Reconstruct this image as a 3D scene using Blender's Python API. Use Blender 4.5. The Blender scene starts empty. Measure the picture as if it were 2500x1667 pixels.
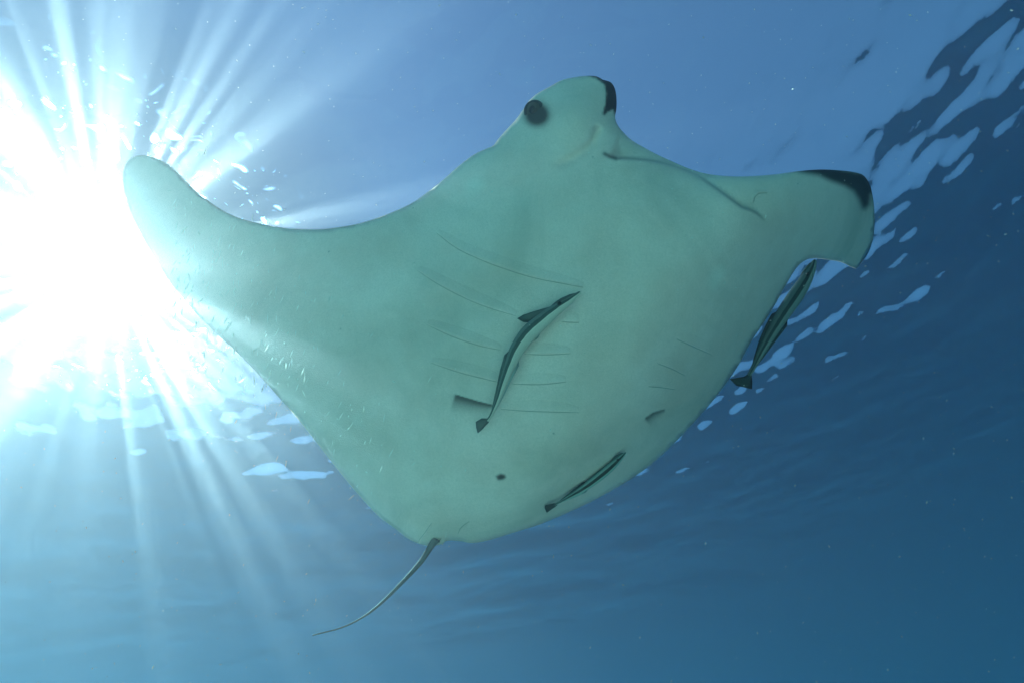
import bpy, bmesh, math, random
import numpy as np
from mathutils import Vector, Matrix, geometry

random.seed(7); np.random.seed(7)
scene = bpy.context.scene
C = scene.collection

# ------------------------------------------------------------------ camera
# photograph pixels are written in a 2352 x 1568 copy of it; K turns them into 2500 x 1667
K = 2500.0 / 2352.0
F = 1250.0                       # focal length in photograph pixels (18 mm on 36 mm)
CX, CY = 1250.0, 833.5
CAM = Vector((0, 0, -3.1))       # water surface is z = 0

def cdir(px, py):                # camera-space direction of a photograph pixel
    return Vector(((px - CX) / F, -(py - CY) / F, -1.0))

zen = cdir(1025, -140).normalized()          # pixel where the zenith falls
ax = Vector((1, 0, 0)); ax = (ax - zen * ax.dot(zen)).normalized()
ay = zen.cross(ax)
ROT = Matrix((ax, ay, zen))                # camera space -> world space

def W(px, py, z):                # 2500-pixel coordinates and depth along the optical axis
    return CAM + ROT @ (cdir(px, py) * z)

SC = 0.8                         # the animals' depths below are drawn at 1.25 times their size
def D(x, y, z):                  # the same from 2352-pixel coordinates
    return W(x * K, y * K, z * SC)

cam_data = bpy.data.cameras.new('camera')
cam = bpy.data.objects.new('camera', cam_data)
C.objects.link(cam)
cam.matrix_world = Matrix.Translation(CAM) @ ROT.to_4x4()
cam_data.sensor_width = 36.0
cam_data.lens = 18.0
cam_data.clip_start = 0.02
cam_data.clip_end = 2000
scene.camera = cam

# ------------------------------------------------------------------ sky and sun
SUN = (ROT @ cdir(240 * K, 600 * K)).normalized()      # towards the sun, as seen under water
elev = math.asin(SUN.z)
azim = math.atan2(SUN.x, SUN.y)
world = bpy.data.worlds.new('World'); scene.world = world
world.use_nodes = True
wn = world.node_tree
sky = wn.nodes.new('ShaderNodeTexSky')
sky.sky_type = 'NISHITA'; sky.sun_disc = False
sky.sun_elevation = elev; sky.sun_rotation = azim
sky.air_density = 1.0; sky.dust_density = 0.2; sky.ozone_density = 4.0
wn.links.new(sky.outputs[0], wn.nodes['Background'].inputs[0])
wn.nodes['Background'].inputs[1].default_value = 0.13
sun_data = bpy.data.lights.new('sun', 'SUN')
sun_data.energy = 5.0; sun_data.angle = math.radians(0.5); sun_data.color = (1.0, 0.87, 0.78)
sun = bpy.data.objects.new('sun', sun_data); C.objects.link(sun)
sun.rotation_euler = SUN.to_track_quat('Z', 'Y').to_euler()
sun.location = SUN * 20

vs = scene.view_settings
vs.view_transform = 'Standard'; vs.look = 'None'; vs.gamma = 1.0; vs.exposure = 0.47
vs.use_curve_mapping = False
cy = scene.cycles
cy.use_denoising = True
cy.max_bounces = 7; cy.diffuse_bounces = 3; cy.glossy_bounces = 3
cy.volume_bounces = 2; cy.transparent_max_bounces = 12
cy.use_adaptive_sampling = False
cy.sample_clamp_indirect = 4.0

HAZE_DENSITY = 0.21
HAZE_COLOR = (0.228, 0.216, 0.245)
HAZE_ABSORB = (0.0, 0.70, 0.93)
HAZE_G = 0.78
SPOT_GAIN = 27.0                 # strength of the sun spots painted into the surface tint
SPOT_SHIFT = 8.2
BOUNCE_SEABED_Z = -4.05                 # top of the added sand rise under the camera
DEEP_Z = -42.0

# ------------------------------------------------------------------ helpers
def new_mat(name):
    m = bpy.data.materials.new(name); m.use_nodes = True
    nt = m.node_tree
    for n in list(nt.nodes): nt.nodes.remove(n)
    out = nt.nodes.new('ShaderNodeOutputMaterial')
    return m, nt, out

def node(nt, kind, **kw):
    n = nt.nodes.new(kind)
    for k, v in kw.items():
        if k in n.inputs: n.inputs[k].default_value = v
        else: setattr(n, k, v)
    return n

def mathn(nt, op, a, b=None, clamp=False):
    n = nt.nodes.new('ShaderNodeMath'); n.operation = op; n.use_clamp = clamp
    for i, v in enumerate((a, b)):
        if v is None: continue
        if isinstance(v, (int, float)): n.inputs[i].default_value = v
        else: nt.links.new(v, n.inputs[i])
    return n.outputs[0]

def mixc(nt, fac, a, b):
    n = nt.nodes.new('ShaderNodeMix'); n.data_type = 'RGBA'
    for sock, v in ((n.inputs[0], fac), (n.inputs[6], a), (n.inputs[7], b)):
        if isinstance(v, (int, float)): sock.default_value = v
        elif isinstance(v, tuple): sock.default_value = (*v, 1.0)
        else: nt.links.new(v, sock)
    return n.outputs[2]

def ramp(nt, fac, stops, interp='LINEAR'):
    n = nt.nodes.new('ShaderNodeValToRGB'); n.color_ramp.interpolation = interp
    el = n.color_ramp.elements
    while len(el) < len(stops): el.new(0.5)
    for e, (p, c) in zip(el, stops):
        e.position = p
        e.color = (c, c, c, 1) if isinstance(c, (int, float)) else (*c, 1)
    nt.links.new(fac, n.inputs[0])
    return n.outputs[0]

def link_mesh(name, verts, faces, mats, parent=None, smooth=True, mat_idx=None):
    me = bpy.data.meshes.new(name)
    me.from_pydata([tuple(v) for v in verts], [], [tuple(f) for f in faces])
    for m in (mats if isinstance(mats, (list, tuple)) else [mats]): me.materials.append(m)
    if mat_idx is not None: me.polygons.foreach_set('material_index', mat_idx)
    if smooth: me.polygons.foreach_set('use_smooth', [True] * len(me.polygons))
    me.update()
    o = bpy.data.objects.new(name, me); C.objects.link(o)
    if parent is not None:
        o.parent = parent
        o.matrix_parent_inverse = parent.matrix_world.inverted()
    return o

def empty(name, loc):
    o = bpy.data.objects.new(name, None); C.objects.link(o)
    o.empty_display_size = 0.1
    o.matrix_world = Matrix.Translation(loc)
    o.location = loc
    return o

def tag(o, label=None, cat=None, group=None, kind=None):
    if label: o['label'] = label
    if cat: o['category'] = cat
    if group: o['group'] = group
    if kind: o['kind'] = kind
    return o

def float_attr(o, name, values):
    a = o.data.attributes.new(name, 'FLOAT', 'POINT')
    a.data.foreach_set('value', np.asarray(values, dtype=np.float32))

def catmull(pts, per_px=None, n=None, closed=False):
    P = np.asarray(pts, float); m = len(P); out = []
    rng = range(m if closed else m - 1)
    for i in rng:
        if closed: p0, p1, p2, p3 = P[i - 1], P[i], P[(i + 1) % m], P[(i + 2) % m]
        else:
            p1, p2 = P[i], P[i + 1]
            p0 = P[i - 1] if i else 2 * p1 - p2
            p3 = P[i + 2] if i + 2 < m else 2 * p2 - p1
        k = n or max(1, int(np.linalg.norm((p2 - p1)[:2]) / per_px))
        for t in np.arange(k) / k:
            out.append(0.5 * (2 * p1 + (p2 - p0) * t + (2 * p0 - 5 * p1 + 4 * p2 - p3) * t * t
                              + (3 * p1 - p0 - 3 * p2 + p3) * t ** 3))
    if not closed: out.append(P[-1])
    return np.array(out)

# ------------------------------------------------------------------ water surface
def wave_height(x, y):
    rs = np.random.RandomState(11)
    h = np.zeros_like(x)
    for lam, slope, cnt in ((2.2, 0.030, 7), (1.0, 0.045, 9), (0.5, 0.062, 12), (0.26, 0.062, 12), (0.13, 0.048, 10)):
        for _ in range(cnt):
            l = lam * rs.uniform(0.75, 1.3)
            a = rs.normal(0.9, 0.75)
            k = 2 * math.pi / l
            amp = slope / k * rs.uniform(0.5, 1.2) * 1.5 / math.sqrt(cnt) * 1.2
            h += amp * np.sin(k * (x * math.cos(a) + y * math.sin(a)) + rs.uniform(0, 6.28))
    return h

N = 640
s = np.linspace(-1, 1, N)
lin = 10 * s + 78 * np.sign(s) * np.maximum(np.abs(s) - 0.78, 0) ** 1.6 / 0.22 ** 1.6
gx, gy = np.meshgrid(lin, lin, indexing='ij')
fade = np.clip(1.5 - np.hypot(gx, gy) / 6.6, 0.02, 1)
gz = wave_height(gx, gy) * fade
idx = np.arange(N * N).reshape(N, N)
quads = np.stack([idx[:-1, :-1], idx[1:, :-1], idx[1:, 1:], idx[:-1, 1:]], -1).reshape(-1, 4)

m_water, nt, out = new_mat('water_surface')
geo = node(nt, 'ShaderNodeNewGeometry')
tc = node(nt, 'ShaderNodeTexCoord')
n1 = node(nt, 'ShaderNodeTexNoise', Scale=11.0, Detail=3.0)
nt.links.new(geo.outputs['Position'], n1.inputs['Vector'])
bump = node(nt, 'ShaderNodeBump', Strength=0.14, Distance=0.010)
nt.links.new(n1.outputs['Fac'], bump.inputs['Height'])
fres = node(nt, 'ShaderNodeFresnel', IOR=1.333)
nt.links.new(bump.outputs[0], fres.inputs['Normal'])
# sun focusing painted into the transmission tint as bright spots and dim gaps
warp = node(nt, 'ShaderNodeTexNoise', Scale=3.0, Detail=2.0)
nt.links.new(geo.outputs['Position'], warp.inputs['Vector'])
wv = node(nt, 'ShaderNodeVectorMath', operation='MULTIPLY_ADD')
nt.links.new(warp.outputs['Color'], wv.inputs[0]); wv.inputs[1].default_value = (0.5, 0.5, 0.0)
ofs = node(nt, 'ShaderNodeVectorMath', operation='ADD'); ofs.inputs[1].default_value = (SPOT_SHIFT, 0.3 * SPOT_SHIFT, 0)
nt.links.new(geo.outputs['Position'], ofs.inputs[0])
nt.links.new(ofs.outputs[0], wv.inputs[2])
def sun_spot_tint(scale, size, soft):
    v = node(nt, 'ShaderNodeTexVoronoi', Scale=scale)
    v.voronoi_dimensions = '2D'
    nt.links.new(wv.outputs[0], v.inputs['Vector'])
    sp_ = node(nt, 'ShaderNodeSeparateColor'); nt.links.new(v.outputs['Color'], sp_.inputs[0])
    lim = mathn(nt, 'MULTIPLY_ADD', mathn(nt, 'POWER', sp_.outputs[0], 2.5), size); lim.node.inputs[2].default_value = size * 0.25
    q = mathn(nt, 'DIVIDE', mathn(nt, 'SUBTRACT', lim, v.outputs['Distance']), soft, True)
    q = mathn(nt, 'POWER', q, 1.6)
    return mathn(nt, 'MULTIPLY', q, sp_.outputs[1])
spots = mathn(nt, 'MULTIPLY', sun_spot_tint(4.2, 0.22, 0.17), 0.75)
spots = mathn(nt, 'ADD', spots, mathn(nt, 'MULTIPLY', sun_spot_tint(7.5, 0.27, 0.17), 1.1))
spots = mathn(nt, 'ADD', spots, mathn(nt, 'MULTIPLY', sun_spot_tint(13.0, 0.27, 0.17), 1.2))
# painted tint: spots in one patch towards the sun, base dimmed there
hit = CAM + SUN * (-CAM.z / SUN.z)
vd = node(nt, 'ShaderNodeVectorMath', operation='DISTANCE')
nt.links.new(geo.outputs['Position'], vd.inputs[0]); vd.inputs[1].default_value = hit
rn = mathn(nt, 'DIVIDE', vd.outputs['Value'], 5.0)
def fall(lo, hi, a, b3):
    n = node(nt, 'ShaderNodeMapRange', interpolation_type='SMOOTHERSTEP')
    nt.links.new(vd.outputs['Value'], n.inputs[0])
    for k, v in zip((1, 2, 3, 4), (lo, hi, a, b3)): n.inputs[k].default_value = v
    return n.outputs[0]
spot_patch = fall(0.30, 1.4, 1.0, 0.0)
base_tint = fall(0.2, 2.5, 0.22, 0.92)
sun_core_tint = fall(0.0, 0.6, 1.0, 0.0)            # spread image of the sun, painted as extra transmission
foc = mathn(nt, 'ADD', mathn(nt, 'ADD', base_tint, mathn(nt, 'MULTIPLY', sun_core_tint, 0.8)), mathn(nt, 'MULTIPLY', mathn(nt, 'MULTIPLY', spots, spot_patch), SPOT_GAIN))
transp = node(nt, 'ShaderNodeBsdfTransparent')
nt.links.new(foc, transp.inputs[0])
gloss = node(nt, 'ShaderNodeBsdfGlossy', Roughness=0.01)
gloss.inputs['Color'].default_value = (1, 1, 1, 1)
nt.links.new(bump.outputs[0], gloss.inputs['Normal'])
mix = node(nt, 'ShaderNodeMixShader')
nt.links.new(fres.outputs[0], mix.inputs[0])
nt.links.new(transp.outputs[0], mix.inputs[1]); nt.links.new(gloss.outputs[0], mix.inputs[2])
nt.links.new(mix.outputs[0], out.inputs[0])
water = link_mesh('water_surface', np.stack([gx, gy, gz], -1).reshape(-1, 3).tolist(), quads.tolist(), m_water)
tag(water, kind='structure')

# ------------------------------------------------------------------ unseen sand rise, added to bounce light onto the belly
m_sand, nt, out = new_mat('sand')
geo = node(nt, 'ShaderNodeNewGeometry')
n1 = node(nt, 'ShaderNodeTexNoise', Scale=0.4, Detail=5.0)
nt.links.new(geo.outputs['Position'], n1.inputs['Vector'])
b = node(nt, 'ShaderNodeBsdfDiffuse')
nt.links.new(mixc(nt, n1.outputs['Fac'], (0.84, 0.60, 0.44), (0.92, 0.70, 0.53)), b.inputs[0])
nt.links.new(b.outputs[0], out.inputs[0])
M = 140
s = np.linspace(-86, 86, M)
sx, sy = np.meshgrid(s, s, indexing='ij')
fw = ROT @ Vector((0, 0, -1)); fw.z = 0; fw.normalize()
rt = ROT @ Vector((1, 0, 0)); rt.z = 0; rt.normalize()
rr = np.hypot(sx + fw.x * 5.0 + rt.x * 2.4, sy + fw.y * 5.0 + rt.y * 2.4)        # added rise lies behind the viewer, so its bounce reaches the belly frontally
tt = np.clip((rr - 6.5) / 16, 0, 1); tt = tt * tt * (3 - 2 * tt)
sz = BOUNCE_SEABED_Z + (DEEP_Z - BOUNCE_SEABED_Z) * tt + 0.15 * np.sin(sx * 0.5 + np.sin(sy * 0.23)) + 0.12 * np.sin(sy * 0.41 + sx * 0.13)
idx = np.arange(M * M).reshape(M, M)
quads = np.stack([idx[:-1, :-1], idx[1:, :-1], idx[1:, 1:], idx[:-1, 1:]], -1).reshape(-1, 4)
bounce_seabed = link_mesh('bounce_seabed', np.stack([sx, sy, sz], -1).reshape(-1, 3).tolist(), quads.tolist(), m_sand)
tag(bounce_seabed, kind='structure')

# ------------------------------------------------------------------ haze: the murk of the water itself
m_haze, nt, out = new_mat('water_haze')
pv = node(nt, 'ShaderNodeVolumePrincipled', Density=HAZE_DENSITY, Anisotropy=HAZE_G)
pv.inputs['Color'].default_value = (*HAZE_COLOR, 1)
pv.inputs['Absorption Color'].default_value = (*HAZE_ABSORB, 1)
nt.links.new(pv.outputs[0], out.inputs['Volume'])
z0, z1, hw = DEEP_Z - 1.4, 0.6, 92.0
hv = [(x, y, z) for z in (z0, z1) for x, y in ((-hw, -hw), (hw, -hw), (hw, hw), (-hw, hw))]
hf = [(3, 2, 1, 0), (4, 5, 6, 7), (0, 1, 5, 4), (1, 2, 6, 5), (2, 3, 7, 6), (3, 0, 4, 7)]
haze = link_mesh('haze', hv, hf, m_haze, smooth=False)
tag(haze, 'blue murky sea water filling the whole scene', 'water', kind='stuff')

# ------------------------------------------------------------------ manta ray
outline = [(283,395),(290,375),(305,362),(325,357),(345,360),(375,372),(400,390),(425,415),(450,440),(480,463),
 (510,483),(545,500),(580,510),(620,519),(660,525),(700,527),(740,527),(780,522),(820,515),(870,500),(915,482),
 (950,465),(985,440),(1020,412),(1050,385),(1085,358),(1110,345),(1133,335),(1142,323),(1160,302),(1185,275),
 (1203,250),(1215,232),(1235,215),(1262,200),(1290,185),(1320,178),(1345,175),(1370,176),(1385,184),(1402,189),
 (1412,203),(1416,225),(1416,250),(1413,272),(1420,290),(1432,305),(1450,322),(1480,340),(1510,356),(1545,372),
 (1580,387),(1615,398),(1655,404),(1700,406),(1745,404),(1790,400),(1840,393),(1890,390),(1940,393),(1970,398),
 (1985,405),(1998,425),(2006,460),(2009,500),(2006,545),(1995,580),(1978,605),(1966,618),(1955,614),(1930,602),
 (1900,597),(1870,594),(1850,598),(1830,615),(1805,655),(1780,700),(1755,740),(1725,785),(1695,840),(1660,890),
 (1620,940),(1570,995),(1520,1045),(1470,1085),(1420,1117),(1360,1150),(1300,1178),(1240,1203),(1180,1222),
 (1120,1240),(1083,1246),(1060,1242),(1035,1240),(1020,1243),(1010,1250),(990,1253),(970,1250),(940,1238),
 (910,1215),(870,1185),(830,1142),(790,1095),(750,1045),(715,1000),(670,945),(630,900),(585,850),(540,805),
 (500,770),(450,720),(415,680),(385,640),(360,600),(330,550),(305,500),(288,450),(282,420)]
bound = catmull(outline, per_px=7, closed=True)

def inside(P, poly):
    x, y = P[:, 0], P[:, 1]; c = np.zeros(len(P), bool)
    a = poly; b2 = np.roll(poly, -1, 0)
    for (x1, y1), (x2, y2) in zip(a, b2):
        if y1 == y2: continue
        c ^= ((y1 > y) != (y2 > y)) & (x < (x2 - x1) * (y - y1) / (y2 - y1) + x1)
    return c

def seg_dist(P, poly, closed=False):
    """distance to a polyline, signed side and arc parameter of the nearest point"""
    A = poly if closed else poly[:-1]
    B = np.roll(poly, -1, 0) if closed else poly[1:]
    L = np.linalg.norm(B - A, axis=1); acc = np.concatenate([[0], np.cumsum(L)])
    best = np.full(len(P), 1e9); side = np.zeros(len(P)); par = np.zeros(len(P))
    for i in range(len(A)):
        d = B[i] - A[i]; q = P - A[i]
        t = np.clip((q @ d) / (L[i] ** 2 + 1e-9), 0, 1)
        r = q - t[:, None] * d
        e = np.hypot(r[:, 0], r[:, 1])
        k = e < best
        best[k] = e[k]; side[k] = np.sign(d[0] * q[k, 1] - d[1] * q[k, 0]); par[k] = (acc[i] + t[k] * L[i]) / acc[-1]
    return best, side, par

def sstep(a, b2, x):
    t = np.clip((x - a) / (b2 - a), 0, 1); return t * t * (3 - 2 * t)

# inflate: screened Poisson over the outline gives a smooth, saturating thickness
GS = 6.0
gw, gh = int(2352 / GS) + 2, int(1568 / GS) + 2
ggx, ggy = np.meshgrid(np.arange(gw) * GS, np.arange(gh) * GS)
mask = inside(np.stack([ggx.ravel(), ggy.ravel()], -1), bound).reshape(gh, gw)
def screened(lam, iters=1500):
    ph = np.zeros((gh, gw)); k = (GS / lam) ** 2
    for _ in range(iters):
        sm = np.zeros_like(ph)
        sm[1:-1, 1:-1] = ph[:-2, 1:-1] + ph[2:, 1:-1] + ph[1:-1, :-2] + ph[1:-1, 2:]
        ph = np.where(mask, (sm + k) / (4 + k), 0)
    return ph
PH = screened(150.0, 2200)

def bil(g, x, y):
    u = np.clip(np.asarray(x, float) / GS, 0, gw - 1.001); v = np.clip(np.asarray(y, float) / GS, 0, gh - 1.001)
    i = u.astype(int); j = v.astype(int); a = u - i; c = v - j
    return (g[j, i] * (1 - a) * (1 - c) + g[j, i + 1] * a * (1 - c) + g[j + 1, i] * (1 - a) * c + g[j + 1, i + 1] * a * c)

mouth = catmull([(1391,357),(1410,365),(1450,367),(1500,372),(1550,385),(1600,405),(1640,432),(1685,465),(1705,478),(1732,488),(1762,515)], per_px=6)
lobe_line = catmull([(1372,300),(1360,330),(1335,352),(1300,372),(1262,384)], per_px=6)

def mid_depth(x, y):
    """depth of the disc's middle sheet: left wing raised, right side rolled away"""
    r = ((x - 1300) * 0.83 + (y - 830) * 0.55)            # across the body, right positive
    l = ((x - 1300) * 0.55 - (y - 830) * 0.83)            # along the body, head positive
    z = 2.04 + 0.52 * np.clip((r - 60) / 330, 0, 2) ** 2
    z = z + 0.30 * np.clip((-r - 250) / 850, 0, 2) ** 1.6
    z = z - 0.06 * np.clip(l / 500, -1, 1.2)
    return z

def half_thick(x, y):
    r = ((x - 1300) * 0.83 + (y - 830) * 0.55)
    a = 0.06 + 0.27 * np.exp(-(np.minimum(r, 0) / 420) ** 2)
    ph = np.maximum(bil(PH, x, y), 0)
    return a * ph ** 0.72

def belly_depth(x, y):
    x = np.atleast_1d(np.asarray(x, float)); y = np.atleast_1d(np.asarray(y, float))
    z = mid_depth(x, y) - half_thick(x, y)
    P = np.stack([x, y], -1)
    # mouth: everything ahead of the lower jaw lies deeper
    d, sd, par = seg_dist(P, mouth)
    ahead = np.where(sd < 0, d, -d)
    endf = sstep(0.0, 0.10, par) * sstep(0.0, 0.22, 1 - par)
    z = z + 0.085 * np.clip(bil(PH, x, y) * 3.0, 0, 1) * sstep(-2, 7, ahead) * np.exp(-np.maximum(ahead, 0) / 70) * endf
    z = z - 0.020 * np.exp(-(np.minimum(ahead, 0) / 40) ** 2) * (ahead < 0) * endf
    # crease where the left head lobe rolls over
    d2, s2, p2 = seg_dist(P, lobe_line)
    z = z + 0.026 * np.exp(-(d2 / 9) ** 2) * sstep(0, 0.3, 1 - p2) * sstep(0, .12, p2 + .1)
    # the rolled left lobe swells towards the viewer, and the cheek behind the eye
    z = z - 0.06 * np.exp(-(((x - 1310) / 75) ** 2 + ((y - 265) / 60) ** 2))
    # soft muscle relief of the belly
    z = z + 0.009 * np.sin(x * 0.021 + y * 0.013 + 1.3 * np.sin(y * 0.009)) * np.sin(y * 0.017 - x * 0.008 + np.sin(x * 0.011)) * np.clip(bil(PH, x, y) * 1.5, 0, 1)
    return z

# triangulate the outline with interior points
SP = 9.0
jx, jy = np.meshgrid(np.arange(276, 2016, SP), np.arange(170, 1260, SP * 0.866))
jx = jx + (np.arange(jx.shape[0]) % 2)[:, None] * SP / 2
cand = np.stack([jx.ravel(), jy.ravel()], -1)
cand = cand[inside(cand, bound)]
cand = cand[seg_dist(cand, bound, True)[0] > SP * 0.55]
dm = seg_dist(cand, mouth)[0]
cand = cand[dm > 7]
extra = []
tan = np.gradient(mouth, axis=0); nor = np.stack([-tan[:, 1], tan[:, 0]], -1); nor /= np.linalg.norm(nor, axis=1)[:, None]
for off in (-6, -2.0, 2.5, 6): extra.append(mouth + nor * off)
fx, fy = np.meshgrid(np.arange(1195, 1425, 4.5), np.arange(175, 330, 4.0))   # finer points round the eye and lobe tip
fine = np.stack([fx.ravel() + np.random.uniform(-.6, .6, fx.size), fy.ravel()], -1)
fx, fy = np.meshgrid(np.arange(1800, 2010, 4.5), np.arange(388, 520, 4.0))
fine = np.concatenate([fine, np.stack([fx.ravel(), fy.ravel()], -1)])
for bx0, bx1, by0, by1 in ((1025, 1142, 893, 968), (1462, 1540, 930, 985), (1130, 1172, 1078, 1110), (1380, 1425, 345, 372)):
    fx, fy = np.meshgrid(np.arange(bx0, bx1, 3.5), np.arange(by0, by1, 3.0))
    fine = np.concatenate([fine, np.stack([fx.ravel() + np.random.uniform(-.5, .5, fx.size), fy.ravel()], -1)])
fine = fine[inside(fine, bound)]; fine = fine[seg_dist(fine, bound, True)[0] > 4]
def in_fine(P):
    return ((P[:, 0] > 1190) & (P[:, 0] < 1430) & (P[:, 1] > 170) & (P[:, 1] < 332)) | \
           ((P[:, 0] > 1796) & (P[:, 1] < 522)) | \
           ((P[:, 0] > 1022) & (P[:, 0] < 1145) & (P[:, 1] > 890) & (P[:, 1] < 971)) | \
           ((P[:, 0] > 1459) & (P[:, 0] < 1543) & (P[:, 1] > 927) & (P[:, 1] < 988)) | \
           ((P[:, 0] > 1127) & (P[:, 0] < 1175) & (P[:, 1] > 1075) & (P[:, 1] < 1113))
cand = cand[~in_fine(cand)]
pts = np.concatenate([bound, cand, fine] + extra)
nb = len(bound)
edges = [(i, (i + 1) % nb) for i in range(nb)]
v2, e2, f2, ov, oe, of = geometry.delaunay_2d_cdt([Vector(p) for p in pts], edges, [list(range(nb))], 1, 1e-4)
V2 = np.array([tuple(v) for v in v2])
bd = seg_dist(V2, bound, True)[0]
on_edge = bd < 0.05
zb = belly_depth(V2[:, 0], V2[:, 1])
zm = mid_depth(V2[:, 0], V2[:, 1]); ht = half_thick(V2[:, 0], V2[:, 1])
zd = zm + ht * 0.9
zb[on_edge] = zm[on_edge]
zd = np.maximum(zd, zb + 0.012); zd[on_edge] = zm[on_edge]
nv = len(V2)
verts = [D(x, y, z) for (x, y), z in zip(V2, zb)]
dmap = {}
for i in range(nv):
    if on_edge[i]: dmap[i] = i
    else:
        dmap[i] = len(verts); verts.append(D(V2[i, 0], V2[i, 1], zd[i]))
faces = []; midx = []
camp = CAM
for f in f2:
    f = list(f)
    a, b2, c = (verts[f[0]], verts[f[1]], verts[f[2]])
    nrm = (b2 - a).cross(c - a)
    if nrm.dot(camp - a) < 0: f = f[::-1]
    faces.append(f); midx.append(0)
for f in list(faces):
    g = [dmap[i] for i in f[::-1]]
    if len(set(g)) == 3 and g != f[::-1]: faces.append(g); midx.append(1)
n_belly = len(verts)
# right wing: rises away behind the rolled right flank
NS, NC = 16, 22
A0, B0 = np.array([1800., 715.]), np.array([1330., 1125.])
A1, B1 = np.array([1590., 800.]), np.array([1500., 900.])
base = len(verts); pig_w = []
for i in range(NS + 1):
    t = i / NS
    A = A0 + (A1 - A0) * t ** 1.3; B = B0 + (B1 - B0) * t ** 0.8
    zc = 2.42 + 1.25 * t
    for j in range(2 * NC):
        u = j / NC if j < NC else 2 - j / NC
        sgn = 1 if j < NC else -1
        px = A + (B - A) * u
        th = 26 * (1 - 0.85 * t) * (math.sin(math.pi * min(max(u, 0), 1)) ** 0.6) * sgn
        nrm2 = np.array([0.76, 0.65])
        q = px + nrm2 * (th - 45 - 30 * t)
        verts.append(D(q[0], q[1], zc - 0.10 * math.sin(math.pi * u)))
for i in range(NS):
    for j in range(2 * NC):
        a = base + i * 2 * NC + j; b2 = base + i * 2 * NC + (j + 1) % (2 * NC)
        faces.append((a, b2, b2 + 2 * NC, a + 2 * NC)); midx.append(0 if j >= NC else 1)
faces.append(tuple(base + NS * 2 * NC + j for j in range(2 * NC))); midx.append(1)

# pigment: black lobe tip, black lobe margin, dark eye ring, belly marks, plus painted mouth shade
def poly_soft(P, poly, soft):
    poly = np.asarray(poly, float)
    d = seg_dist(P, poly, True)[0]; ins = inside(P, poly)
    return sstep(-soft, soft, np.where(ins, d, -d))
pig_shade = np.zeros(nv)
pig_shade = np.maximum(pig_shade, poly_soft(V2, [(1345,172),(1372,183),(1388,195),(1392,215),(1390,240),(1384,262),(1386,267),(1397,258),(1408,252),(1412,264),(1425,262),(1425,170)], 3.0))
pig_shade = np.maximum(pig_shade, poly_soft(V2, [(1790,385),(1850,399),(1880,404),(1910,418),(1940,428),(1960,440),(1972,458),(1980,480),(1988,482),(1998,470),(2000,448),(2015,440),(1995,400),(1900,380)], 9.0) * 0.97)
eyed = np.hypot((V2[:, 0] - 1233) / 31, (V2[:, 1] - 264) / 29)
pig_shade = np.maximum(pig_shade, 0.93 * np.exp(-np.maximum(eyed - 0.6, 0) ** 2 * 6.0))
pig_shade = np.maximum(pig_shade, poly_soft(V2, [(1139,1093),(1150,1087),(1160,1090),(1162,1096),(1154,1101),(1144,1102)], 4) * 0.95)
# wedges at the last gill slits: a crisp front edge that fades towards the tail
def wedge(P, line, width):
    line = np.asarray(line, float)
    d, sd, par = seg_dist(P, line)
    w = width * np.sqrt(np.clip(1.02 - par, 0.02, 1))
    return np.where(sd > 0, np.clip(1.05 * np.exp(-(d / w) ** 1.5), 0, 1), np.exp(-(d / 1.6) ** 2)) * sstep(0, .10, par + 0.02) * sstep(0, .06, 1.02 - par)
pig_shade = np.maximum(pig_shade, 0.88 * wedge(V2, [(1042,905),(1065,912),(1095,921),(1133,931)], 25))
pig_shade = np.maximum(pig_shade, 0.80 * wedge(V2, [(1480,962),(1500,948),(1528,940)], 13))
dl = seg_dist(V2, np.asarray([(1389,354),(1400,360),(1415,365)], float))[0]
pig_shade = np.maximum(pig_shade, 0.8 * np.exp(-(dl / 5.0) ** 2))
dmo, smo, pmo = seg_dist(V2, mouth)
pig_shade = np.maximum(pig_shade, 0.50 * np.exp(-(dmo / np.where(smo < 0, 5.5, 1.6)) ** 2) * sstep(0, .1, 1 - pmo) * (0.45 + 0.55 * np.abs(np.cos(pmo * 3.3))))  # shade inside the mouth crease, painted into the skin colour
pigment_shade = np.zeros(len(verts)); pigment_shade[:nv] = pig_shade

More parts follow.
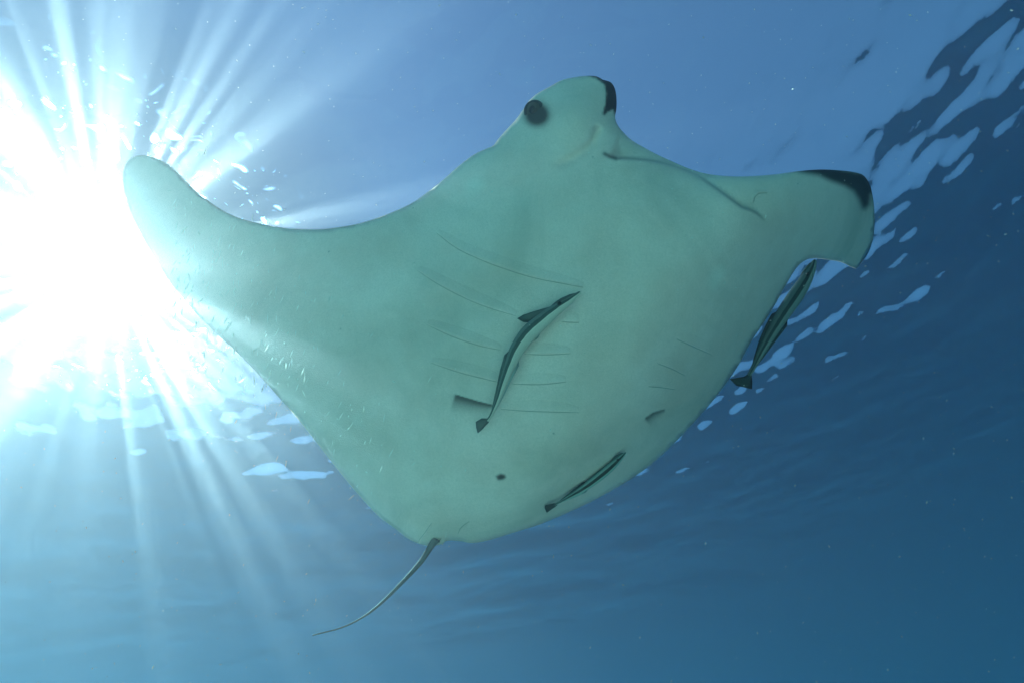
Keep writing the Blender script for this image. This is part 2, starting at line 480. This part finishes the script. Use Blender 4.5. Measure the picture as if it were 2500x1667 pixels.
def skin_material(name, dark):
    m, nt, out = new_mat(name)
    geo = node(nt, 'ShaderNodeNewGeometry')
    at = node(nt, 'ShaderNodeAttribute', attribute_name='pigment_shade')
    nA = node(nt, 'ShaderNodeTexNoise', Scale=4.0, Detail=6.0, Roughness=0.6)
    nB = node(nt, 'ShaderNodeTexNoise', Scale=260.0, Detail=2.0)
    nC = node(nt, 'ShaderNodeTexVoronoi', Scale=9.0)
    for n in (nA, nB, nC): nt.links.new(geo.outputs['Position'], n.inputs['Vector'])
    if dark:
        col = mixc(nt, nA.outputs['Fac'], (0.012, 0.014, 0.016), (0.04, 0.045, 0.05))
    else:
        mot = ramp(nt, nA.outputs['Fac'], [(0.34, 0.0), (0.66, 1.0)])
        col = mixc(nt, mot, (0.84, 0.65, 0.57), (0.97, 0.79, 0.72))
        nE = node(nt, 'ShaderNodeTexNoise', Scale=1.7, Detail=4.0, Roughness=0.65, Distortion=0.8)
        nt.links.new(geo.outputs['Position'], nE.inputs['Vector'])
        smudge = ramp(nt, nE.outputs['Fac'], [(0.48, 0.0), (0.72, 0.55)])
        col = mixc(nt, smudge, col, (0.50, 0.47, 0.41))
        nF = node(nt, 'ShaderNodeTexVoronoi', Scale=3.3, Randomness=1.0)
        nt.links.new(geo.outputs['Position'], nF.inputs['Vector'])
        pale = ramp(nt, nF.outputs['Distance'], [(0.05, 0.5), (0.16, 0.0)])
        col = mixc(nt, pale, col, (0.97, 0.92, 0.84))
        pores = ramp(nt, nC.outputs['Distance'], [(0.02, 1.0), (0.035, 0.0)])
        col = mixc(nt, mathn(nt, 'MULTIPLY', pores, 0.5), col, (0.12, 0.12, 0.12))
        nD = node(nt, 'ShaderNodeTexNoise', Scale=170.0, Detail=2.0)
        nt.links.new(geo.outputs['Position'], nD.inputs['Vector'])
        grain = ramp(nt, nD.outputs['Fac'], [(0.35, 0.0), (0.65, 1.0)])
        col = mixc(nt, mathn(nt, 'MULTIPLY', grain, 0.16), col, (0.40, 0.38, 0.32))
        pg = mathn(nt, 'MULTIPLY', at.outputs['Fac'], 1.0, True)
        col = mixc(nt, pg, col, (0.012, 0.016, 0.02))
    p = node(nt, 'ShaderNodeBsdfPrincipled', Roughness=0.6)
    p.inputs['Specular IOR Level'].default_value = 0.15
    nt.links.new(col, p.inputs['Base Color'])
    bp = node(nt, 'ShaderNodeBump', Strength=0.25, Distance=0.004)
    nt.links.new(nB.outputs['Fac'], bp.inputs['Height'])
    nt.links.new(bp.outputs[0], p.inputs['Normal'])
    nt.links.new(p.outputs[0], out.inputs[0])
    return m
m_belly = skin_material('manta_belly_skin', False)
m_back = skin_material('manta_back_skin', True)

def simple_mat(name, col, rough=0.5, spec=0.3, noise=0.2, scale=30.0):
    m, nt, out = new_mat(name)
    geo = node(nt, 'ShaderNodeNewGeometry')
    n = node(nt, 'ShaderNodeTexNoise', Scale=scale, Detail=3.0)
    nt.links.new(geo.outputs['Position'], n.inputs['Vector'])
    p = node(nt, 'ShaderNodeBsdfPrincipled', Roughness=rough)
    p.inputs['Specular IOR Level'].default_value = spec
    lo = tuple(c * (1 - noise) for c in col); hi = tuple(min(1, c * (1 + noise)) for c in col)
    nt.links.new(mixc(nt, n.outputs['Fac'], lo, hi), p.inputs['Base Color'])
    nt.links.new(p.outputs[0], out.inputs[0])
    return m

manta = empty('manta_ray', D(1300, 830, 2.0))
tag(manta, 'huge white-bellied manta ray gliding overhead with one raised wing and a thin tail', 'manta ray')
body = link_mesh('body', verts, faces, [m_belly, m_back], manta, mat_idx=midx)
float_attr(body, 'pigment_shade', pigment_shade)

def surf(x, y, lift=0.0):
    z = float(belly_depth(x, y)[0]); return D(x, y, z - lift)

def bz(x, y): return float(belly_depth(x, y)[0])

# gill slits: low overlapping skin flaps, crease shade painted as a darker edge strip
m_crease_shade = simple_mat('crease_shade', (0.46, 0.41, 0.36), 0.8, 0.1)
gills = [[(1003,535),(1050,570),(1110,598),(1170,620),(1230,638),(1290,650),(1340,660)],
 [(958,620),(1000,648),(1060,680),(1120,705),(1185,725)],
 [(980,745),(1040,772),(1100,792),(1150,803)],
 [(990,832),(1050,852),(1100,865),(1165,881)],
 [(1205,812),(1255,813),(1310,811)], [(1175,880),(1240,881),(1300,876)], [(1150,938),(1210,942),(1270,944),(1330,946)],
 [(1290,738),(1330,740)], [(1510,833),(1545,846),(1575,862)], [(1555,778),(1600,798),(1635,814)], [(1490,886),(1520,888),(1550,893)]]
def skin_flap(name, g, prof):
    L = catmull(g, per_px=8)
    tn = np.gradient(L, axis=0); nn = np.stack([-tn[:, 1], tn[:, 0]], -1); nn /= np.linalg.norm(nn, axis=1)[:, None]
    vs_, fs_, mi_ = [], [], []
    m_ = len(L)
    for i in range(m_):
        w = math.sin(math.pi * (i + 0.4) / (m_ - 0.2)) ** 0.5
        for o_, h_ in prof:
            q = L[i] + nn[i] * o_ * (0.35 + 0.65 * w)
            vs_.append(surf(q[0], q[1], h_ * (0.3 + 0.7 * w) if h_ > 0 else h_))
    kq = len(prof)
    for i in range(m_ - 1):
        for j in range(kq - 1):
            a = i * kq + j
            fs_.append((a, a + 1, a + 1 + kq, a + kq)); mi_.append(1 if j == kq - 3 else 0)
    return link_mesh(name, vs_, fs_, [m_belly, m_crease_shade], manta, mat_idx=mi_)
for g in gills:
    skin_flap('gill_slit', g, [(-30, -0.002), (-16, 0.004), (-6, 0.0085), (-1.0, 0.0096), (0.6, 0.0040), (2.6, 0.0010), (4.2, -0.002)])

skin_flap('head_crease', [(1730,466),(1732,454),(1741,444),(1762,443)], [(-9, -0.002), (-4, 0.004), (-0.8, 0.007), (0.4, 0.003), (2.4, 0.001), (3.8, -0.002)])

# tube helper
def tube(name, pts, radii, mat, parent, sides=10, flat=1.0, up=None):
    P = [Vector(p) for p in pts]; vs_, fs_ = [], []
    n = len(P)
    for i in range(n):
        t = (P[min(i + 1, n - 1)] - P[max(i - 1, 0)]).normalized()
        u0 = up if up is not None else (CAM - P[i])
        a = (u0 - t * u0.dot(t)).normalized(); b3 = t.cross(a)
        for k in range(sides):
            th = 2 * math.pi * k / sides
            vs_.append(P[i] + a * math.cos(th) * radii[i] * flat + b3 * math.sin(th) * radii[i])
    for i in range(n - 1):
        for k in range(sides):
            a = i * sides + k; b3 = i * sides + (k + 1) % sides
            fs_.append((a, b3, b3 + sides, a + sides))
    fs_.append(tuple(range(sides))[::-1]); fs_.append(tuple((n - 1) * sides + k for k in range(sides)))
    return link_mesh(name, vs_, fs_, mat, parent)

m_tail = simple_mat('manta_tail_skin', (0.13, 0.135, 0.14), 0.4, 0.4, 0.5, 12)
zt = 2.06
tl = catmull([(1003,1236,zt),(990,1253,zt),(966,1290,zt-.02),(930,1330,zt-.04),(880,1380,zt-.06),(835,1415,zt-.07),(785,1440,zt-.08),(718,1458,zt-.08)], n=8)
rad = [0.0115 * (1 - i / (len(tl) - 1)) ** 1.8 + 0.0020 for i in range(len(tl))]
tube('tail', [D(*p) for p in tl], rad, m_tail, manta)

# pelvic fins: two small skin flaps folded against the root of the tail
for g in ([(992,1200),(984,1212),(974,1226),(964,1238),(961,1247)], [(1014,1234),(1012,1240),(1009,1247)], [(1078,1197),(1066,1205),(1057,1214),(1052,1226)]):
    skin_flap('pelvic_fin', g, [(-10, -0.002), (-4, 0.003), (-0.6, 0.0055), (0.0, 0.0030), (1.4, 0.0010), (2.4, -0.002)])

# eyes
m_eye = simple_mat('eye_dark', (0.008, 0.008, 0.008), 0.2, 0.4)
m_iris = simple_mat('eye_iris', (0.075, 0.068, 0.055), 0.5, 0.2, 0.6, 90)
m_lid = simple_mat('eyelid_skin', (0.05, 0.06, 0.065), 0.7, 0.15, 0.5, 60)
def ball(name, c, r, mat, parent, squash=None):
    bm = bmesh.new(); bmesh.ops.create_uvsphere(bm, u_segments=20, v_segments=14, radius=r)
    me = bpy.data.meshes.new(name); bm.to_mesh(me); bm.free()
    me.materials.append(mat); me.polygons.foreach_set('use_smooth', [True] * len(me.polygons))
    o = bpy.data.objects.new(name, me); C.objects.link(o)
    mt = Matrix.Translation(c)
    if squash is not None:
        d, f = squash
        q = d.to_track_quat('Z', 'Y').to_matrix().to_4x4()
        mt = mt @ q @ Matrix.Diagonal((1, 1, f, 1))
    me.transform(mt)
    if parent is not None:
        o.parent = parent; o.matrix_parent_inverse = parent.matrix_world.inverted()
    return o
ec = surf(1227, 255, -0.012)
outd = ((CAM - ec).normalized() * 0.9 + (ROT @ Vector((-0.40, 0.15, 0)))).normalized()
eye = ball('eye', ec, 0.026, m_iris, manta, (outd, 0.62))
ball('pupil', ec + outd * 0.0105, 0.014, m_eye, eye, (outd, 0.5))
ring = []
ua = outd.orthogonal().normalized(); ub = outd.cross(ua)
rim = [ec + outd * 0.002 + (ua * math.cos(t_) + ub * math.sin(t_)) * 0.0265 for t_ in np.linspace(0, 2 * math.pi, 37)]
tube('eyelid', rim, [0.006 + 0.002 * math.sin(i * 0.35) for i in range(37)], m_lid, eye, 8, up=outd)

# ------------------------------------------------------------------ remoras
def remora_material(name, back, flank, stripe, under, s0, s1):
    m, nt, out = new_mat(name)
    at = node(nt, 'ShaderNodeAttribute', attribute_name='flank')      # -1 under, +1 back
    geo = node(nt, 'ShaderNodeNewGeometry')
    n = node(nt, 'ShaderNodeTexNoise', Scale=60.0, Detail=4.0)
    nt.links.new(geo.outputs['Position'], n.inputs['Vector'])
    w = mathn(nt, 'ADD', at.outputs['Fac'], mathn(nt, 'MULTIPLY', mathn(nt, 'SUBTRACT', n.outputs['Fac'], 0.5), 0.16))
    f = mathn(nt, 'MULTIPLY_ADD', w, 0.5); f.node.inputs[2].default_value = 0.5
    pale = tuple(min(1, c * 1.25) for c in under)
    col = ramp(nt, f, [(0.0, under), (s0 - 0.10, under), (s0 - 0.04, pale), (s0, stripe), (s1, stripe), (s1 + 0.04, flank), (s1 + 0.16, flank), (1.0, back)])
    p = node(nt, 'ShaderNodeBsdfPrincipled', Roughness=0.4)
    p.inputs['Specular IOR Level'].default_value = 0.3
    nt.links.new(col, p.inputs['Base Color'])
    nt.links.new(p.outputs[0], out.inputs[0])
    return m
m_rfin = simple_mat('remora_fin_dark', (0.03, 0.045, 0.05), 0.5, 0.2)
m_rfin_pale = simple_mat('remora_fin_pale', (0.34, 0.42, 0.40), 0.5, 0.2)
m_rfin_soft = simple_mat('remora_fin_soft', (0.085, 0.12, 0.115), 0.5, 0.2)
m_disc = simple_mat('sucker_disc', (0.08, 0.10, 0.10), 0.6, 0.2)

def remora(label, spine, mat, roll, depth_ratio=0.8):
    """spine: (x, y, z, half-height in pixels), head first; roll 0 = flank faces the viewer, +1 turns the back to it.
    returns the root and a function at(s, v, out) giving points on the fish"""
    S = catmull(spine, n=7)
    n = len(S); sides = 20
    root = empty('remora', D(*S[n // 2, :3]))
    tag(root, label, 'fish', 'remoras travelling with the manta ray')
    P = [D(*p[:3]) for p in S]
    fr = []
    vs_, fs_, fl = [], [], []
    for i in range(n):
        t = (P[max(i - 1, 0)] - P[min(i + 1, n - 1)]).normalized()          # towards the head
        view = (CAM - P[i]); view = (view - t * view.dot(t)).normalized()
        side = view.cross(t)
        dorsal = (side * math.cos(roll) + view * math.sin(roll))
        lat = dorsal.cross(t)
        hh = S[i, 3] * K * S[i, 2] * SC / F
        fr.append((P[i], t, dorsal, lat, hh))
        for k in range(sides):
            th = 2 * math.pi * k / sides
            vs_.append(P[i] + dorsal * math.cos(th) * hh + lat * math.sin(th) * hh * depth_ratio)
            fl.append(math.cos(th))
    for i in range(n - 1):
        for k in range(sides):
            a = i * sides + k; b3 = i * sides + (k + 1) % sides
            fs_.append((a, b3, b3 + sides, a + sides))
    c0 = len(vs_); vs_.append(P[0] + fr[0][1] * fr[0][4] * 0.7); fl.append(0.1)
    for k in range(sides): fs_.append((c0, (k + 1) % sides, k))
    fs_.append(tuple((n - 1) * sides + k for k in range(sides)))
    b = link_mesh('body', vs_, fs_, mat, root)
    float_attr(b, 'flank', fl)
    def at(sv, v, o=0.0):
        i = min(n - 1, max(0, int(round(sv * (n - 1)))))
        p, t, d, l, h = fr[i]
        return p + d * v * h + l * o * h * depth_ratio
    def frame(sv): return fr[min(n - 1, max(0, int(round(sv * (n - 1)))))]
    return root, at, frame

def leaf(name, P, mat, parent, thick=0.003):
    n = len(P); c = sum(P, Vector()) / n
    nrm = Vector()
    for i in range(n): nrm += (P[i] - c).cross(P[(i + 1) % n] - c)
    d = nrm.normalized()
    vs_ = list(P) + [c + (p - c) * 0.55 + d * thick for p in P] + [c + (p - c) * 0.55 - d * thick for p in P]
    fs_ = []
    for i in range(n):
        j = (i + 1) % n
        fs_ += [(i, j, n + j, n + i), (j, i, 2 * n + i, 2 * n + j)]
    fs_ += [tuple(n + i for i in range(n)), tuple(2 * n + i for i in range(n))[::-1]]
    return link_mesh(name, vs_, fs_, mat, parent)

def remora_fins(root, at, frame, fin_mat, pale_mat, tail_px, pect=True, dorsal_sign=1):
    leaf('dorsal_fin', [at(.52, .8), at(.56, 1.4), at(.64, 1.45), at(.74, 1.4), at(.86, 1.15), at(.88, .6)], fin_mat, root)
    leaf('anal_fin', [at(.54, -.8), at(.58, -1.4), at(.66, -1.4), at(.76, -1.35), at(.86, -1.1), at(.88, -.6)], pale_mat, root)
    leaf('tail_fin', [D(*p) for p in tail_px], fin_mat, root)
    if pect:
        p, t, d, l, h = frame(.30)
        b0 = at(.27, -.35, .9); b1 = at(.31, -.6, .9)
        tip = p - t * h * 2.6 - d * h * 1.5 + l * h * 1.1
        leaf('pectoral_fin', [b0, b0 * .4 + tip * .6 + d * h * .12, tip, b1 * .35 + tip * .65 - d * h * .3, b1], pale_mat, root)
    # sucker disc on top of the head
    p, t, d, l, h = frame(.12)
    pts = []
    for k in range(14):
        th = 2 * math.pi * k / 14
        c0, s0 = math.cos(th), math.sin(th)
        q = frame(min(.24, max(.02, .13 - .10 * c0)))
        pts.append(q[0] + q[2] * q[4] * (1.02) + q[3] * q[4] * .55 * s0)
    leaf('sucker_disc', pts, m_disc, root, 0.004)

def zoom2(X, Y): return ((1050 + X / 3.484) / K, (650 + Y / 3.484) / K)
def zoom3(X, Y): return ((1700 + X / 2.412) / K, (350 + Y / 2.412) / K)
def zoom5(X, Y): return ((1200 + X / 3.484) / K, (950 + Y / 3.484) / K)
H2, H3, H5 = 1 / 3.484 / K, 1 / 2.412 / K, 1 / 3.484 / K

mr1 = remora_material('remora_striped_skin', (0.11, 0.15, 0.14), (0.15, 0.19, 0.18), (0.04, 0.075, 0.07), (0.62, 0.58, 0.50), 0.62, 0.82)
sp = []
for X, Y, h in [(1275,225,14),(1190,290,34),(1100,350,48),(950,470,66),(830,580,72),(740,710,64),(680,840,50),(625,985,38),(578,1130,25),(520,1262,14),(485,1310,12)]:
    x, y = zoom2(X, Y); sp.append((x, y, 0, h * H2))
sp = [(x, y, min(bz(x, y), 1.9) - 0.045, h) for x, y, _, h in sp]
r1, at1, fr1 = remora('slender striped remora with an S-bent body clinging to the middle of the pale belly', sp, mr1, 0.15)
zt1 = sp[-1][2]
tf = [(495,1290),(440,1290),(388,1320),(392,1370),(405,1418),(440,1390),(500,1325)]
remora_fins(r1, at1, fr1, m_rfin_soft, m_rfin_pale, [(*zoom2(*q), zt1) for q in tf])
# raised front fin flap on the back
flap = [(1105,318),(1000,350),(880,385),(790,415),(740,445),(790,475),(850,480),(960,420),(1060,355)]
leaf('back_flap', [D(*zoom2(*q), sp[3][2] + 0.012) for q in flap], m_rfin_soft, r1, 0.003)
ex, ey = zoom2(1100, 318)
pe, te, de, le, he = fr1(.20)
ep = D(ex, ey, sp[2][2] - 0.028)
ball('eye', ep, 0.0062, m_eye, r1)

mr2 = remora_material('remora_dark_striped_skin', (0.06, 0.08, 0.08), (0.13, 0.16, 0.155), (0.012, 0.02, 0.022), (0.20, 0.23, 0.22), 0.36, 0.58)
sp = []
for X, Y, h in [(697,690,10),(680,735,23),(640,810,36),(590,890,43),(525,985,41),(455,1095,34),(395,1200,25),(345,1300,15),(310,1365,11)]:
    x, y = zoom3(X, Y); sp.append((x, y, 2.35, h * H3))
r2, at2, fr2 = remora('dark striped remora hanging head-up in open water beside the manta\'s head lobe', sp, mr2, 0.0)
remora_fins(r2, at2, fr2, m_rfin, m_rfin, [(*zoom3(*q), 2.35) for q in [(318,1350),(280,1372),(198,1386),(235,1425),(270,1432),(328,1446),(330,1400),(325,1360)]], pect=False)
x, y = zoom3(657, 770); ball('eye', D(x, y, 2.35 - 0.030), 0.006, m_eye, r2)

mr3 = remora_material('remora_black_striped_skin', (0.05, 0.10, 0.10), (0.22, 0.34, 0.32), (0.010, 0.02, 0.02), (0.30, 0.42, 0.38), 0.34, 0.66)
sp = []
for X, Y, h in [(1140,535,8),(1090,585,24),(1010,660,36),(900,750,38),(780,838,30),(670,905,18),(590,950,11),(530,982,10)]:
    x, y = zoom5(X, Y); sp.append((x, y, 0, h * H5))
sp = [(x, y, bz(x, y) - 0.04, h) for x, y, _, h in sp]
r3, at3, fr3 = remora('straight black-striped remora lying along the curved rear edge of the belly', sp, mr3, 0.25)
zt3 = sp[-1][2]
remora_fins(r3, at3, fr3, m_rfin, m_rfin_pale, [(*zoom5(*q), zt3) for q in [(555,962),(500,972),(455,985),(452,1010),(470,1048),(510,1020),(560,985)]], pect=False)
x, y = zoom5(1075, 598); ball('eye', D(x, y, sp[1][2] - 0.02), 0.0045, m_eye, r3)

# ------------------------------------------------------------------ marine snow: drifting specks in the water
m_snow, nt, out = new_mat('marine_snow')
df = node(nt, 'ShaderNodeBsdfDiffuse'); df.inputs[0].default_value = (0.85, 0.84, 0.80, 1)
tr = node(nt, 'ShaderNodeBsdfTranslucent'); tr.inputs[0].default_value = (0.85, 0.84, 0.80, 1)
mx = node(nt, 'ShaderNodeMixShader'); mx.inputs[0].default_value = 0.6
nt.links.new(df.outputs[0], mx.inputs[1]); nt.links.new(tr.outputs[0], mx.inputs[2]); nt.links.new(mx.outputs[0], out.inputs[0])
vs_, fs_ = [], []
rs = random.Random(5)
def fleck(c, d, r, ln):
    a = d.orthogonal().normalized() * r; b3 = d.cross(a); l = d * ln
    k = len(vs_)
    vs_.extend([c + a, c + b3, c - a, c - b3, c + l, c - l])
    for i in range(4):
        j = (i + 1) % 4
        fs_.extend([(k + i, k + j, k + 4), (k + j, k + i, k + 5)])
for _ in range(2600):
    z = rs.uniform(0.5, 3.2); c = W(rs.uniform(-250, 2750), rs.uniform(-250, 1900), z)
    if c.z > -0.3: continue
    r = rs.uniform(0.0005, 0.0011) * (0.5 + z * 0.5)
    d = Vector((rs.gauss(0, 1), rs.gauss(0, 1), rs.gauss(0, 1))).normalized()
    fleck(c, d, r, r * rs.uniform(1.0, 3.0))
drift = (ROT @ Vector((0.30, 1.0, 0.1))).normalized()          # stringy bits lined up by the drift
for _ in range(260):
    px = 420 + abs(rs.gauss(0, 230)); py = 640 + (px - 420) * 0.75 + rs.gauss(0, 120)
    z = rs.uniform(0.3, 0.85); c = W(px, py, z)
    d = (drift + Vector((rs.gauss(0, .22), rs.gauss(0, .22), rs.gauss(0, .22)))).normalized()
    fleck(c, d, z * rs.uniform(0.0006, 0.0015), z * rs.uniform(0.002, 0.011))
snow = link_mesh('marine_snow', vs_, fs_, m_snow, smooth=False)
tag(snow, 'tiny pale specks of plankton drifting through the sunlit water', 'plankton', kind='stuff')
